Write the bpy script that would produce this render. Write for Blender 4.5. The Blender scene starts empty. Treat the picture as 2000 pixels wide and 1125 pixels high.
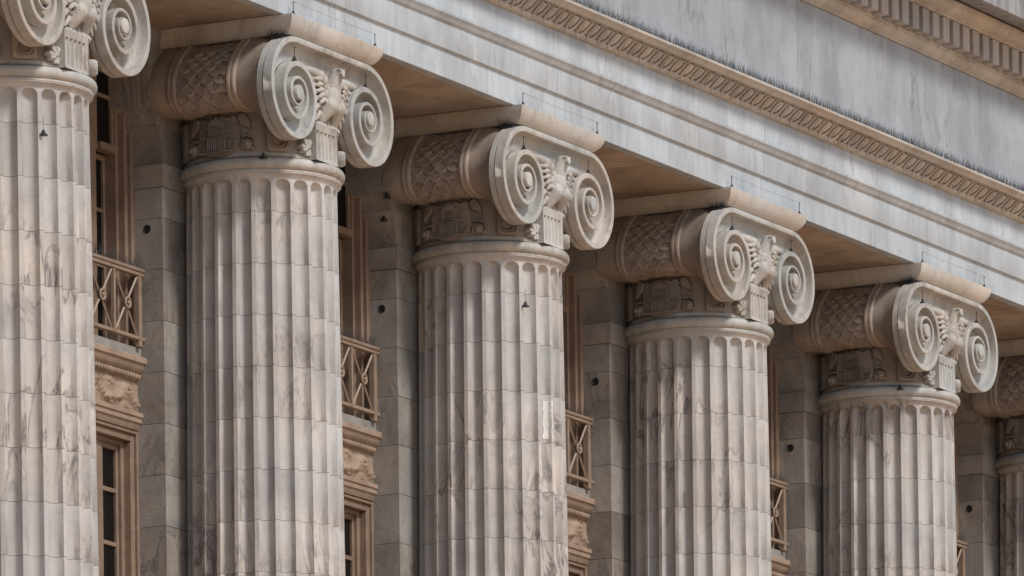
import bpy, bmesh, math, random
from mathutils import Vector, Matrix, noise
random.seed(7)
R_ = math.radians
SC = bpy.context.scene
COL = SC.collection

# ------------------------------------------------------------------ camera, sky, sun, exposure
BAY = 3.6                       # column spacing; origin: axis of the second column, z = 0 at its neck ring
cam_d = bpy.data.cameras.new('camera'); cam = bpy.data.objects.new('camera', cam_d); COL.objects.link(cam)
cam.location = (-56.5363, -31.2098, -13.1388)
cam.rotation_euler = (Matrix.Rotation(R_(27.4225 - 90), 4, 'Z') @ Matrix.Rotation(R_(90), 4, 'X') @ Matrix.Rotation(-0.0124916, 4, 'Z')).to_euler()
cam_d.sensor_width = 36.0; cam_d.lens = 17284.13 / 2000 * 36
cam_d.shift_x = 0.0; cam_d.shift_y = (3852.25 - 562.5) / 2000
cam_d.clip_start = 1.0; cam_d.clip_end = 2000
SC.camera = cam

SUN_AZ, SUN_EL = R_(-106), R_(46)          # direction the light comes FROM, measured from +X
world = bpy.data.worlds.new('World'); SC.world = world; world.use_nodes = True
wn = world.node_tree.nodes; wl = world.node_tree.links; wn.clear()
wo = wn.new('ShaderNodeOutputWorld'); wb = wn.new('ShaderNodeBackground'); ws = wn.new('ShaderNodeTexSky')
ws.sky_type = 'NISHITA'; ws.sun_disc = False; ws.sun_elevation = SUN_EL
ws.sun_rotation = math.pi / 2 - SUN_AZ; ws.air_density = 1.0; ws.dust_density = 1.0; ws.ozone_density = 1.0
wb.inputs['Strength'].default_value = 0.112
wl.new(ws.outputs[0], wb.inputs[0]); wl.new(wb.outputs[0], wo.inputs[0])
sun_d = bpy.data.lights.new('sun', 'SUN'); sun = bpy.data.objects.new('sun', sun_d); COL.objects.link(sun)
sun_d.energy = 2.4; sun_d.angle = R_(10); sun_d.color = (1.0, 0.965, 0.92)
sd = Vector((math.cos(SUN_EL) * math.cos(SUN_AZ), math.cos(SUN_EL) * math.sin(SUN_AZ), math.sin(SUN_EL)))
sun.rotation_euler = (-sd).to_track_quat('-Z', 'Y').to_euler(); sun.location = (5, -20, 25)
SC.view_settings.view_transform = 'Standard'; SC.view_settings.look = 'None'
SC.view_settings.gamma = 1.0; SC.view_settings.exposure = 0.19
SC.view_settings.use_curve_mapping = False
SC.render.engine = 'CYCLES'; SC.cycles.max_bounces = 6; SC.cycles.diffuse_bounces = 2; SC.cycles.glossy_bounces = 2

# ------------------------------------------------------------------ materials
def nodes_of(name):
    m = bpy.data.materials.new(name); m.use_nodes = True
    nt = m.node_tree; b = nt.nodes['Principled BSDF']
    return m, nt, b
def N(nt, typ, **kw):
    n = nt.nodes.new(typ)
    for k, v in kw.items():
        if k.startswith('i_'):
            n.inputs[k[2:].replace('_', ' ')].default_value = v
        else: setattr(n, k, v)
    return n
def ramp(nt, src, stops):
    r = nt.nodes.new('ShaderNodeValToRGB'); e = r.color_ramp.elements
    e[0].position, e[0].color = stops[0][0], (*stops[0][1], 1)
    e[1].position, e[1].color = stops[1][0], (*stops[1][1], 1)
    for p, c in stops[2:]:
        x = e.new(p); x.color = (*c, 1)
    nt.links.new(src, r.inputs[0]); return r.outputs[0]
def mixc(nt, fac, a, b, mode='MIX'):
    m = nt.nodes.new('ShaderNodeMix'); m.data_type = 'RGBA'; m.blend_type = mode
    for sock, v in ((m.inputs[0], fac), (m.inputs[6], a), (m.inputs[7], b)):
        if hasattr(v, 'is_output'): nt.links.new(v, sock)
        elif isinstance(v, (int, float)): sock.default_value = v
        else: sock.default_value = (*v, 1)
    return m.outputs[2]
def g(v): return (v, v, v)

def marble(name, light, dark, vein=0.6, vein_col=(0.12, 0.12, 0.13), streak=0.0, tone=0.22, dirt=0.0, bump=0.15, vscale=1.0, rough=0.6, warm=0.6, seeded=False):
    m, nt, b = nodes_of(name); L = nt.links
    tc = N(nt, 'ShaderNodeTexCoord'); oi = N(nt, 'ShaderNodeObjectInfo')
    sc = N(nt, 'ShaderNodeVectorMath', operation='SCALE'); sc.inputs[0].default_value = (37.0, 19.0, 53.0)
    L.new(oi.outputs['Random'], sc.inputs['Scale'])
    ad = N(nt, 'ShaderNodeVectorMath', operation='ADD'); L.new(tc.outputs['Object'], ad.inputs[0]); L.new(sc.outputs[0], ad.inputs[1])
    P = ad.outputs[0]; PC = P
    if seeded:      # clouds and warm stains run on through all drums of one column
        at = N(nt, 'ShaderNodeAttribute', attribute_type='OBJECT', attribute_name='seed')
        s3 = N(nt, 'ShaderNodeVectorMath', operation='SCALE'); s3.inputs[0].default_value = (7.3, 11.1, 3.7); L.new(at.outputs['Fac'], s3.inputs['Scale'])
        a3 = N(nt, 'ShaderNodeVectorMath', operation='ADD'); L.new(tc.outputs['Object'], a3.inputs[0]); L.new(s3.outputs[0], a3.inputs[1]); PC = a3.outputs[0]
    cl = N(nt, 'ShaderNodeTexNoise', i_Scale=1.7, i_Detail=4.0, i_Roughness=0.6, i_Distortion=0.5); L.new(PC, cl.inputs['Vector'])
    col = ramp(nt, cl.outputs[0], [(0.32, dark), (0.62, light)])
    # diagonal stretched veins
    mp = N(nt, 'ShaderNodeMapping'); mp.inputs['Rotation'].default_value = (0.5, 0.75, 0.3); mp.inputs['Scale'].default_value = (1.0 * vscale, 1.0 * vscale, 0.32 * vscale)
    L.new(P, mp.inputs[0])
    vn = N(nt, 'ShaderNodeTexNoise', i_Scale=2.6, i_Detail=6.0, i_Roughness=0.62, i_Distortion=1.1); L.new(mp.outputs[0], vn.inputs['Vector'])
    s1 = N(nt, 'ShaderNodeMath', operation='SUBTRACT'); L.new(vn.outputs[0], s1.inputs[0]); s1.inputs[1].default_value = 0.5
    s2 = N(nt, 'ShaderNodeMath', operation='ABSOLUTE'); L.new(s1.outputs[0], s2.inputs[0])
    vv = ramp(nt, s2.outputs[0], [(0.0, g(1)), (0.034, g(0)), (0.009, g(0.6))])
    wn_ = N(nt, 'ShaderNodeTexNoise', i_Scale=1.0, i_Detail=3.0, i_Roughness=0.55); L.new(PC, wn_.inputs['Vector'])
    mm = ramp(nt, wn_.outputs[0], [(0.47, g(0)), (0.62, g(1))])
    vm = N(nt, 'ShaderNodeMath', operation='MULTIPLY'); L.new(vv, vm.inputs[0]); L.new(mm, vm.inputs[1])
    vs = N(nt, 'ShaderNodeMath', operation='MULTIPLY'); L.new(vm.outputs[0], vs.inputs[0]); vs.inputs[1].default_value = vein
    col = mixc(nt, vs.outputs[0], col, vein_col)
    # soft grey smoky bands
    sr = ramp(nt, vn.outputs[0], [(0.46, g(1)), (0.68, g(0.80))])
    col = mixc(nt, 1.0, col, sr, 'MULTIPLY')
    col = mixc(nt, 1.0, col, ramp(nt, wn_.outputs[0], [(0.40, (1 - .06 * warm, 1 - .02 * warm, 1.0)), (0.62, (1 + .05 * warm, 1 - .05 * warm, 1 - .15 * warm))]), 'MULTIPLY')
    if streak:
        m2 = N(nt, 'ShaderNodeMapping'); m2.inputs['Scale'].default_value = (6.5, 3.0, 0.45); L.new(P, m2.inputs[0])
        st = N(nt, 'ShaderNodeTexNoise', i_Scale=2.2, i_Detail=5.0, i_Roughness=0.62, i_Distortion=0.25); L.new(m2.outputs[0], st.inputs['Vector'])
        sv = ramp(nt, st.outputs[0], [(0.44, g(1)), (0.70, (1 - streak, 1 - streak * 0.95, 1 - streak * 0.9))])
        col = mixc(nt, 1.0, col, sv, 'MULTIPLY')
    if dirt:
        dn = N(nt, 'ShaderNodeTexNoise', i_Scale=5.0, i_Detail=5.0, i_Roughness=0.72, i_Distortion=0.6); L.new(P, dn.inputs['Vector'])
        dv = ramp(nt, dn.outputs[0], [(0.52, g(0)), (0.72, g(dirt))])
        col = mixc(nt, dv, col, (0.14, 0.105, 0.08))
    # each block its own tone
    mr = N(nt, 'ShaderNodeMapRange'); mr.inputs[3].default_value = 1 - tone; mr.inputs[4].default_value = 1 + tone * 0.45
    L.new(oi.outputs['Random'], mr.inputs[0])
    cc = N(nt, 'ShaderNodeCombineColor'); [L.new(mr.outputs[0], cc.inputs[i]) for i in range(3)]
    col = mixc(nt, 1.0, col, cc.outputs[0], 'MULTIPLY')
    L.new(col, b.inputs['Base Color'])
    b.inputs['Roughness'].default_value = rough; b.inputs['Specular IOR Level'].default_value = 0.3
    fn = N(nt, 'ShaderNodeTexNoise', i_Scale=38.0, i_Detail=2.0, i_Roughness=0.65); L.new(P, fn.inputs['Vector'])
    bp = N(nt, 'ShaderNodeBump', i_Strength=bump, i_Distance=0.02); L.new(fn.outputs[0], bp.inputs['Height']); L.new(bp.outputs[0], b.inputs['Normal'])
    return m
def paint(name, c, c2, rough=0.5, scale=6.0, metal=0.0):
    m, nt, b = nodes_of(name); L = nt.links
    tc = N(nt, 'ShaderNodeTexCoord')
    n = N(nt, 'ShaderNodeTexNoise', i_Scale=scale, i_Detail=6.0, i_Roughness=0.65); L.new(tc.outputs['Object'], n.inputs['Vector'])
    L.new(ramp(nt, n.outputs[0], [(0.35, c2), (0.6, c)]), b.inputs['Base Color'])
    b.inputs['Roughness'].default_value = rough; b.inputs['Metallic'].default_value = metal
    bp = N(nt, 'ShaderNodeBump', i_Strength=0.1, i_Distance=0.01); L.new(n.outputs[0], bp.inputs['Height']); L.new(bp.outputs[0], b.inputs['Normal'])
    return m

M = {}
M['shaft'] = marble('marble_shaft', (0.56, 0.53, 0.495), (0.425, 0.405, 0.385), vein=0.9, tone=0.08, dirt=0.16, seeded=True, warm=0.5)
M['carved'] = marble('marble_carved', (0.52, 0.505, 0.47), (0.41, 0.395, 0.365), vein=0.3, tone=0.10, dirt=0.45, streak=0.15)
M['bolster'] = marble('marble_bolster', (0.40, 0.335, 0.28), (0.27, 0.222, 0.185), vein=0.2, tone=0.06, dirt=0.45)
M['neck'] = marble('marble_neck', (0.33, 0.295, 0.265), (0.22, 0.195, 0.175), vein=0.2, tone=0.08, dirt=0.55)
M['archi'] = marble('marble_architrave', (0.495, 0.53, 0.55), (0.405, 0.435, 0.455), vein=0.3, tone=0.12, streak=0.12, warm=0.25)
M['frieze'] = marble('marble_frieze', (0.375, 0.395, 0.41), (0.30, 0.315, 0.328), vein=0.7, tone=0.12, streak=0.05, vscale=0.8, warm=0.15)
M['dentil'] = marble('marble_dentil', (0.46, 0.43, 0.40), (0.38, 0.35, 0.325), vein=0.3, tone=0.12, streak=0.1)
M['corona'] = marble('marble_corona', (0.36, 0.355, 0.35), (0.24, 0.235, 0.235), vein=0.5, tone=0.1, streak=0.5, dirt=0.3)
M['mould'] = marble('marble_moulding', (0.54, 0.495, 0.44), (0.42, 0.375, 0.33), vein=0.2, tone=0.06, dirt=0.45)
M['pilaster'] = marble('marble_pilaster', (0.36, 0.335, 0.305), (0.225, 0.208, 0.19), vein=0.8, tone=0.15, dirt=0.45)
M['abacus'] = marble('marble_abacus', (0.585, 0.55, 0.50), (0.47, 0.435, 0.39), vein=0.15, tone=0.06, dirt=0.3)
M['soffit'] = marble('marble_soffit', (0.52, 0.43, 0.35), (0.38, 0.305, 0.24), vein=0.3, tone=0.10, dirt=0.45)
M['patch'] = paint('white_mortar', (0.74, 0.72, 0.68), (0.62, 0.60, 0.56), rough=0.8)
M['paint'] = paint('tan_paint', (0.255, 0.18, 0.128), (0.185, 0.128, 0.09))
M['iron'] = paint('tan_iron', (0.30, 0.22, 0.16), (0.22, 0.155, 0.11), rough=0.55)
M['plaster'] = paint('tan_stone', (0.35, 0.255, 0.185), (0.25, 0.175, 0.125), rough=0.8)
M['dark'] = paint('black_metal', (0.02, 0.02, 0.022), (0.012, 0.012, 0.014), rough=0.45)
M['spike'] = paint('dark_steel', (0.11, 0.115, 0.125), (0.06, 0.065, 0.07), rough=0.4)
M['wire'] = paint('steel_wire', (0.20, 0.21, 0.22), (0.12, 0.12, 0.13), rough=0.4)
m, nt, b = nodes_of('window_glass'); b.inputs['Base Color'].default_value = (0.006, 0.005, 0.005, 1); b.inputs['Roughness'].default_value = 0.08
b.inputs['Specular IOR Level'].default_value = 0.35
wv = N(nt, 'ShaderNodeTexNoise', i_Scale=1.4, i_Detail=1.0); tcg = N(nt, 'ShaderNodeTexCoord'); nt.links.new(tcg.outputs['Object'], wv.inputs['Vector'])
bpg = N(nt, 'ShaderNodeBump', i_Strength=0.06, i_Distance=0.05); nt.links.new(wv.outputs[0], bpg.inputs['Height']); nt.links.new(bpg.outputs[0], b.inputs['Normal'])
M['glass'] = m
M['ground'] = paint('warm_paving', (0.74, 0.47, 0.28), (0.62, 0.385, 0.225), rough=0.85, scale=0.4)

# ------------------------------------------------------------------ mesh helpers
class MB:
    def __init__(s): s.v = []; s.f = []
    def add(s, vs, fs):
        o = len(s.v); s.v += [tuple(p) for p in vs]; s.f += [tuple(o + i for i in f) for f in fs]
    def box(s, x0, x1, y0, y1, z0, z1):
        s.add([(x0, y0, z0), (x1, y0, z0), (x1, y1, z0), (x0, y1, z0), (x0, y0, z1), (x1, y0, z1), (x1, y1, z1), (x0, y1, z1)],
              [(0, 3, 2, 1), (4, 5, 6, 7), (0, 1, 5, 4), (1, 2, 6, 5), (2, 3, 7, 6), (3, 0, 4, 7)])
    def bbox(s, x0, x1, y0, y1, z0, z1, c=0.004):
        bm = bmesh.new(); bmesh.ops.create_cube(bm, size=1.0)
        for v in bm.verts: v.co = Vector(((x0 + x1) / 2 + v.co.x * (x1 - x0), (y0 + y1) / 2 + v.co.y * (y1 - y0), (z0 + z1) / 2 + v.co.z * (z1 - z0)))
        bmesh.ops.bevel(bm, geom=bm.edges[:], offset=c, segments=1, affect='EDGES')
        bm.verts.index_update(); s.add([v.co[:] for v in bm.verts], [[v.index for v in f.verts] for f in bm.faces]); bm.free()
    def prism(s, prof, a0, a1, axis='x'):
        """closed profile extruded: axis x -> prof is (y,z); axis y -> prof is (x,z)"""
        n = len(prof)
        if axis == 'x': vs = [(a0, p[0], p[1]) for p in prof] + [(a1, p[0], p[1]) for p in prof]
        else: vs = [(p[0], a0, p[1]) for p in prof] + [(p[0], a1, p[1]) for p in prof]
        s.add(vs, [(i, (i + 1) % n, n + (i + 1) % n, n + i) for i in range(n)] + [tuple(range(n))[::-1], tuple(range(n, 2 * n))])
    def rows(s, rows, closed=False):
        n = len(rows[0]); vs = [p for r in rows for p in r]; fs = []
        for i in range(len(rows) - 1):
            for j in range(n if closed else n - 1):
                k = (j + 1) % n
                fs.append((i * n + j, i * n + k, (i + 1) * n + k, (i + 1) * n + j))
        s.add(vs, fs)
    def lathe(s, prof, n=96, a0=0.0, a1=2 * math.pi):
        full = abs(a1 - a0 - 2 * math.pi) < 1e-6; m = n if full else n + 1
        s.rows([[(r * math.cos(a0 + (a1 - a0) * j / n), r * math.sin(a0 + (a1 - a0) * j / n), z) for j in range(m)] for r, z in prof], closed=full)
    def tube(s, pts, r, n=6, caps=True):
        pts = [Vector(p) for p in pts]; rr = r if isinstance(r, (list, tuple)) else [r] * len(pts); rings = []
        up = None
        for i, p in enumerate(pts):
            d = (pts[min(i + 1, len(pts) - 1)] - pts[max(i - 1, 0)]).normalized()
            a = d.cross(Vector((0, 0, 1)) if abs(d.z) < 0.95 else Vector((1, 0, 0))).normalized() if up is None else (up - d * up.dot(d)).normalized()
            up = a; c = d.cross(a)
            rings.append([tuple(p + (a * math.cos(2 * math.pi * k / n) + c * math.sin(2 * math.pi * k / n)) * rr[i]) for k in range(n)])
        o = len(s.v); s.rows(rings, closed=True)
        if caps: s.f.append(tuple(o + k for k in range(n))[::-1]); e = o + n * (len(pts) - 1); s.f.append(tuple(e + k for k in range(n)))
    def ell(s, c, rad, rot=None, nu=12, nv=8):
        rot = rot or Matrix.Identity(3); vs = []; fs = []
        for i in range(nv + 1):
            th = math.pi * i / nv
            for j in range(nu):
                ph = 2 * math.pi * j / nu
                q = rot @ Vector((rad[0] * math.sin(th) * math.cos(ph), rad[1] * math.sin(th) * math.sin(ph), rad[2] * math.cos(th)))
                vs.append((c[0] + q.x, c[1] + q.y, c[2] + q.z))
        for i in range(nv):
            for j in range(nu):
                fs.append((i * nu + j, (i + 1) * nu + j, (i + 1) * nu + (j + 1) % nu, i * nu + (j + 1) % nu))
        s.add(vs, fs)
    def mesh(s, name, mat, smooth=None):
        me = bpy.data.meshes.new(name); me.from_pydata(s.v, [], s.f)
        bm = bmesh.new(); bm.from_mesh(me); bmesh.ops.remove_doubles(bm, verts=bm.verts, dist=1e-5)
        bmesh.ops.recalc_face_normals(bm, faces=bm.faces); bm.to_mesh(me); bm.free()
        me.materials.append(mat)
        if smooth is not None:
            me.polygons.foreach_set('use_smooth', [True] * len(me.polygons)); me.set_sharp_from_angle(angle=R_(smooth))
        return me
def link(name, me, parent=None, loc=(0, 0, 0)):
    o = bpy.data.objects.new(name, me); COL.objects.link(o); o.location = loc
    if parent is not None: o.parent = parent
    return o
def part(name, mb, mat, parent=None, smooth=None, loc=(0, 0, 0)):
    return link(name, mb.mesh(name, mat, smooth), parent, loc)
def thing(name, label, cat, loc=(0, 0, 0), group=None):
    o = bpy.data.objects.new(name, None); COL.objects.link(o); o.location = loc; o.empty_display_size = 0.2
    o['label'] = label; o['category'] = cat
    if group: o['group'] = group
    return o
def copy_tree(o, parent=None):
    c = o.copy(); COL.objects.link(c); c.parent = parent
    for ch in list(o.children): copy_tree(ch, c)
    return c
def pchip(tab, t):
    for (t0, a), (t1, b_) in zip(tab, tab[1:]):
        if t <= t1:
            i = tab.index((t0, a)); p = tab[max(i - 1, 0)]; q = tab[min(i + 2, len(tab) - 1)]
            m0 = (b_ - p[1]) / max(t1 - p[0], 1e-6) * (t1 - t0); m1 = (q[1] - a) / max(q[0] - t0, 1e-6) * (t1 - t0)
            u = (t - t0) / (t1 - t0); return (2 * u**3 - 3 * u**2 + 1) * a + (u**3 - 2 * u**2 + u) * m0 + (-2 * u**3 + 3 * u**2) * b_ + (u**3 - u**2) * m1
    return tab[-1][1]
def resample(pl, n):
    d = [0]
    for a, b_ in zip(pl, pl[1:]): d.append(d[-1] + math.dist(a, b_))
    out = []
    for k in range(n):
        t = d[-1] * k / (n - 1)
        for i in range(len(pl) - 1):
            if t <= d[i + 1] + 1e-9:
                u = (t - d[i]) / (d[i + 1] - d[i]); out.append(tuple(pl[i][q] + (pl[i + 1][q] - pl[i][q]) * u for q in range(len(pl[0])))); break
    return out
def smoothpl(pl, it=2):
    for _ in range(it):
        q = [pl[0]]
        for a, b_ in zip(pl, pl[1:]):
            q += [tuple(.75 * a[i] + .25 * b_[i] for i in range(2)), tuple(.25 * a[i] + .75 * b_[i] for i in range(2))]
        pl = q + [pl[-1]]
    return pl

# ------------------------------------------------------------------ setting: ground, podium, wall behind
GZ = -14.8
mb = MB(); mb.add([(-400, -400, GZ), (400, -400, GZ), (400, 400, GZ), (-400, 400, GZ)], [(0, 1, 2, 3)])
o = part('ground', mb, M['ground']); o['kind'] = 'structure'
mb = MB(); mb.box(-9, 24, -1.1, 3.0, GZ + .004, -10.2); mb.box(-9, 24, -1.25, 3.0, -10.2, -9.92)
o = part('podium', mb, M['pilaster']); o['label'] = 'pale marble podium carrying the row of columns'; o['category'] = 'podium'
mb = MB(); mb.box(-9, 24, 1.05, 3.0, -9.92, 6.0)  # unseen backing box, added to block light behind windows and pilasters
o = part('backing_wall', mb, M['pilaster']); o['label'] = 'plain marble backing wall added behind windows and pilasters to block light'; o['category'] = 'wall'

# ------------------------------------------------------------------ column
ZB = -9.9
def make_column():
    root = thing('marble_column', '', 'column', (0, 0, ZB), 'giant fluted columns along the facade')
    LOC = (0, 0, -ZB)
    def P(name, mb, mat, parent=None, smooth=None):
        return part(name, mb, M[mat], parent if parent is not None else root, smooth, LOC if parent is None else (0, 0, 0))
    # shaft radius with entasis
    def rad(z): return 0.55 + 0.047 * min(1.0, (-z) / 5.5) ** 0.8 + max(0, -z - 5.5) * 0.004
    NF = 24; HW = R_(15) * 0.5 * 0.80
    def section(z, rise=1.0):
        """24 scooped flutes with flat fillets between; rise<1 shrinks the flute (its rounded head)"""
        Rz = rad(z); pts = []
        for k in range(NF):
            c = k * R_(15); hw = HW * rise; depth = 0.057 * rise
            for q in range(-6, 7):
                a = q / 6.0
                pts.append((c + hw * a, Rz - depth * math.sqrt(max(0.0, 1 - a * a)) if abs(a) < 1 else Rz))
            pts.append((c + R_(7.5) - (R_(7.5) - hw) * 0.0 if False else c + R_(7.5), Rz))
        return [(r * math.cos(a), r * math.sin(a), z) for a, r in pts]
    # crown of the shaft: rounded flute heads
    mb = MB(); rows = []
    for z, r in ((-0.092, 0.583), (-0.102, 0.583), (-0.108, 0.572), (-0.118, 0.561), (-0.132, 0.553)):
        rows.append([(r * math.cos(a), r * math.sin(a), z) for a in [math.atan2(p[1], p[0]) for p in section(-0.13, 0.0)]])
    base = section(-0.2)
    ang = [math.atan2(p[1], p[0]) for p in base]
    rows = [[(r * math.cos(a), r * math.sin(a), z) for a in ang] for z, r in ((-0.092, 0.583), (-0.102, 0.583), (-0.107, 0.573), (-0.118, 0.562), (-0.134, 0.5535), (-0.141, 0.5505))]
    # below: flute cross-section widened along a semicircular head, expressed on the fixed angular grid
    fw = HW * 0.55
    for i in range(0, 9):
        h = fw * math.sin(math.pi / 2 * i / 8)      # distance below the head's top, up to the full half-width
        z = -0.142 - (fw - math.sqrt(max(0, fw * fw - h * h)))
        w = h / fw; row = []
        for k in range(NF):
            c = k * R_(15)
            for q in range(-6, 7):
                a = q / 6.0; lim = max(0.0, w * w - a * a)
                row.append((c + HW * a, rad(z) - 0.057 * math.sqrt(lim)))
            row.append((c + R_(7.5), rad(z)))
        rows.append([(r * math.cos(a), r * math.sin(a), z) for a, r in row])
    rows.append(section(-0.3728)); rows.append([(p[0] * .9955, p[1] * .9955, -0.3742) for p in section(-0.375)])
    mb.rows(rows, closed=True); P('drum', mb, 'shaft', smooth=42)
    z = -0.375; H = 0.373
    for k in range(11):
        mb = MB(); z1 = z - H
        mb.rows([[(p[0] * .9955, p[1] * .9955, z - .0008) for p in section(z)], section(z - .0022), section((z + z1) / 2), section(z1 + .0022), [(p[0] * .9955, p[1] * .9955, z1 + .0008) for p in section(z1)]], closed=True)
        P('drum', mb, 'shaft', smooth=42); z = z1
    mb = MB(); mb.rows([section(z), section(-6.5), section(-9.35)], closed=True); P('lower_shaft', mb, 'shaft', smooth=42)
    mb = MB(); mb.lathe([(0.0, 0.9), (0.40, 0.9), (0.40, -9.5)], 48); P('core', mb, 'shaft')
    mb = MB(); mb.lathe([(.62, -9.3), (.66, -9.36), (.66, -9.42), (.63, -9.45), (.64, -9.52), (.70, -9.56), (.76, -9.62), (.76, -9.68), (.72, -9.74)], 64); mb.box(-.78, .78, -.78, .78, -9.896, -9.74); P('base', mb, 'shaft', smooth=40)
    # neck ring
    prof = [(0.56, 0.045), (0.565, 0.03), (0.575, 0.018), (0.585, 0.012)]
    for i in range(0, 11):
        a = R_(100 - 190 * i / 10); prof.append((0.562 + 0.050 * math.cos(a) , -0.034 + 0.046 * math.sin(a)))
    prof += [(0.586, -0.078), (0.586, -0.093), (0.575, -0.094)]
    mb = MB(); mb.lathe(prof, 144); P('neck_ring', mb, 'carved', smooth=50)
    # necking drum with carving
    RN = 0.556
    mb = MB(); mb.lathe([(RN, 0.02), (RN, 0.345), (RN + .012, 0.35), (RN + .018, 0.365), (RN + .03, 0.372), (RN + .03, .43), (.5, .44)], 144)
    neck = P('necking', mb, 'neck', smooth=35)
    mb = MB()
    for k in range(56):
        a = 2 * math.pi * k / 56; rot = Matrix.Rotation(a, 3, 'Z')
        mb.ell(((RN + .03) * math.cos(a), (RN + .03) * math.sin(a), .392), (.024, .021, .03), rot, 8, 6)
    o = P('egg_ring', mb, 'neck', neck, smooth=60); o['kind'] = 'stuff'
    def bend(a_deg, z, d): a = R_(a_deg); d = d * 1.7 if d > 0 else d; return ((RN + d) * math.cos(a), (RN + d) * math.sin(a), z)
    DEG = 180 / math.pi / RN
    def plate(mb, outline, d0, d1, cdeg, bev=0.006, n=1):
        """raised plate on the drum: outline in metres (s towards the front, z)"""
        cx = sum(p[0] for p in outline) / len(outline); cz = sum(p[1] for p in outline) / len(outline)
        def ring(sh, d):
            r = []
            for s, z in outline:
                l = math.hypot(s - cx, z - cz) or 1; k = max(0.0, 1 - sh / l)
                r.append(bend(cdeg + (cx + (s - cx) * k) * DEG, cz + (z - cz) * k, d))
            return r
        o_ = len(mb.v); mb.rows([ring(0, d0), ring(0, d1 - bev), ring(bev, d1)], closed=True)
        m_ = len(outline)
        mb.v.append(bend(cdeg + cx * DEG, cz, d1 + .002)); c_ = len(mb.v) - 1
        for i in range(m_): mb.f.append((o_ + 2 * m_ + i, o_ + 2 * m_ + (i + 1) % m_, c_))
    def bar(mb, cdeg, s0, s1, z0, z1, d0, d1): plate(mb, [(s0, z0), (s1, z0), (s1, z1), (s0, z1)], d0, d1, cdeg, 0.002)
    def ribbon(mb, cdeg, pts, w, d):
        for (a, b_) in zip(pts, pts[1:]):
            t = Vector((b_[0] - a[0], b_[1] - a[1])); nrm = Vector((-t.y, t.x)).normalized() * w / 2
            plate(mb, [(a[0] - nrm.x, a[1] - nrm.y), (b_[0] - nrm.x, b_[1] - nrm.y), (b_[0] + nrm.x, b_[1] + nrm.y), (a[0] + nrm.x, a[1] + nrm.y)], -.005, d, cdeg, 0.004)
    # shield with a domed building
    half = [(0, .315), (.05, .325), (.10, .30), (.135, .325), (.165, .295), (.15, .26), (.175, .225), (.165, .18), (.178, .15), (.165, .10), (.12, .05), (.06, .025), (0, .018)]
    sh = resample(half, 22) ; sh = sh + [(-s, z) for s, z in sh[-2:0:-1]]
    mb = MB(); plate(mb, sh, -.01, .022, 176.5, .01); P('shield', mb, 'neck', neck, smooth=40)
    mb = MB(); c = 176.5
    dome = [(.062 * math.cos(a), .238 + .06 * math.sin(a)) for a in [math.pi * i / 12 for i in range(13)]]
    plate(mb, dome, .02, .036, c, .006); bar(mb, c, -.006, .006, .296, .312, .02, .034)
    bar(mb, c, -.068, .068, .228, .238, .02, .04); bar(mb, c, -.06, .06, .172, .182, .02, .038); bar(mb, c, -.10, .10, .158, .168, .02, .04); bar(mb, c, -.12, .12, .052, .064, .02, .038)
    for k in range(8): bar(mb, c, -.055 + k * .0148, -.055 + k * .0148 + .007, .182, .228, .02, .034)
    for k in range(9): bar(mb, c, -.07 + k * .0165, -.07 + k * .0165 + .008, .064, .158, .02, .034)
    bar(mb, c, .09, .15, .12, .13, .02, .034)
    for k in range(4): bar(mb, c, .094 + k * .014, .094 + k * .014 + .007, .075, .12, .02, .032)
    P('carved_building', mb, 'neck', neck, smooth=30)
    # strapwork right and left of the shield
    for sgn in (1, -1):
        cc_ = 176.5
        horn = [(.155, .31), (.20, .335), (.235, .29), (.25, .235), (.245, .20), (.225, .225), (.19, .235), (.165, .255)]
        scroll = [(.225 + .035 * math.cos(a), .10 + .04 * math.sin(a)) for a in [2 * math.pi * i / 14 for i in range(14)]]
        curl = [(.18, .14), (.215, .15), (.235, .12), (.215, .065), (.175, .06), (.165, .095)]
        mb = MB()
        for ol, h in ((horn, .026), (scroll, .03), (curl, .018)):
            plate(mb, [(s * sgn, z) for s, z in (ol if sgn > 0 else ol[::-1])], -.01, h, cc_, .008)
        plate(mb, [((.225 + .016 * math.cos(a)) * sgn, .10 + .018 * math.sin(a)) for a in [2 * math.pi * i / 10 for i in range(10)]], .02, .042, cc_, .004)
        ribbon(mb, cc_, [(sgn * s, z) for s, z in ((.245, .06), (.275, .09), (.265, .14), (.225, .165), (.18, .16))], .012, .024)
        P('scroll', mb, 'neck', neck, smooth=35)
        # upright rounded frame
        fc = 221.5 if sgn > 0 else 131.5
        def rr(w, zb, zt, r=.03):
            q = []
            for cx, cz, a0 in ((w - r, zb + r, -90), (w - r, zt - r, 0), (-w + r, zt - r, 90), (-w + r, zb + r, 180)):
                q += [(cx + r * math.cos(R_(a0 + 22.5 * i)), cz + r * math.sin(R_(a0 + 22.5 * i))) for i in range(5)]
            return q
        mb = MB(); A, B_, C_ = rr(.085, .05, .335), rr(.062, .075, .315), rr(.036, .103, .29)
        mb.rows([[bend(fc + s * DEG, z, d) for s, z in ol] for ol, d in ((A, -.005), (A, .014), (rr(.076, .06, .325), .020), (B_, .020), (rr(.058, .08, .31), .012), (rr(.044, .094, .297), .012), (C_, .0), (rr(.034, .105, .288), -.0))], closed=True)
        P('frame', mb, 'neck', neck, smooth=35)
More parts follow.
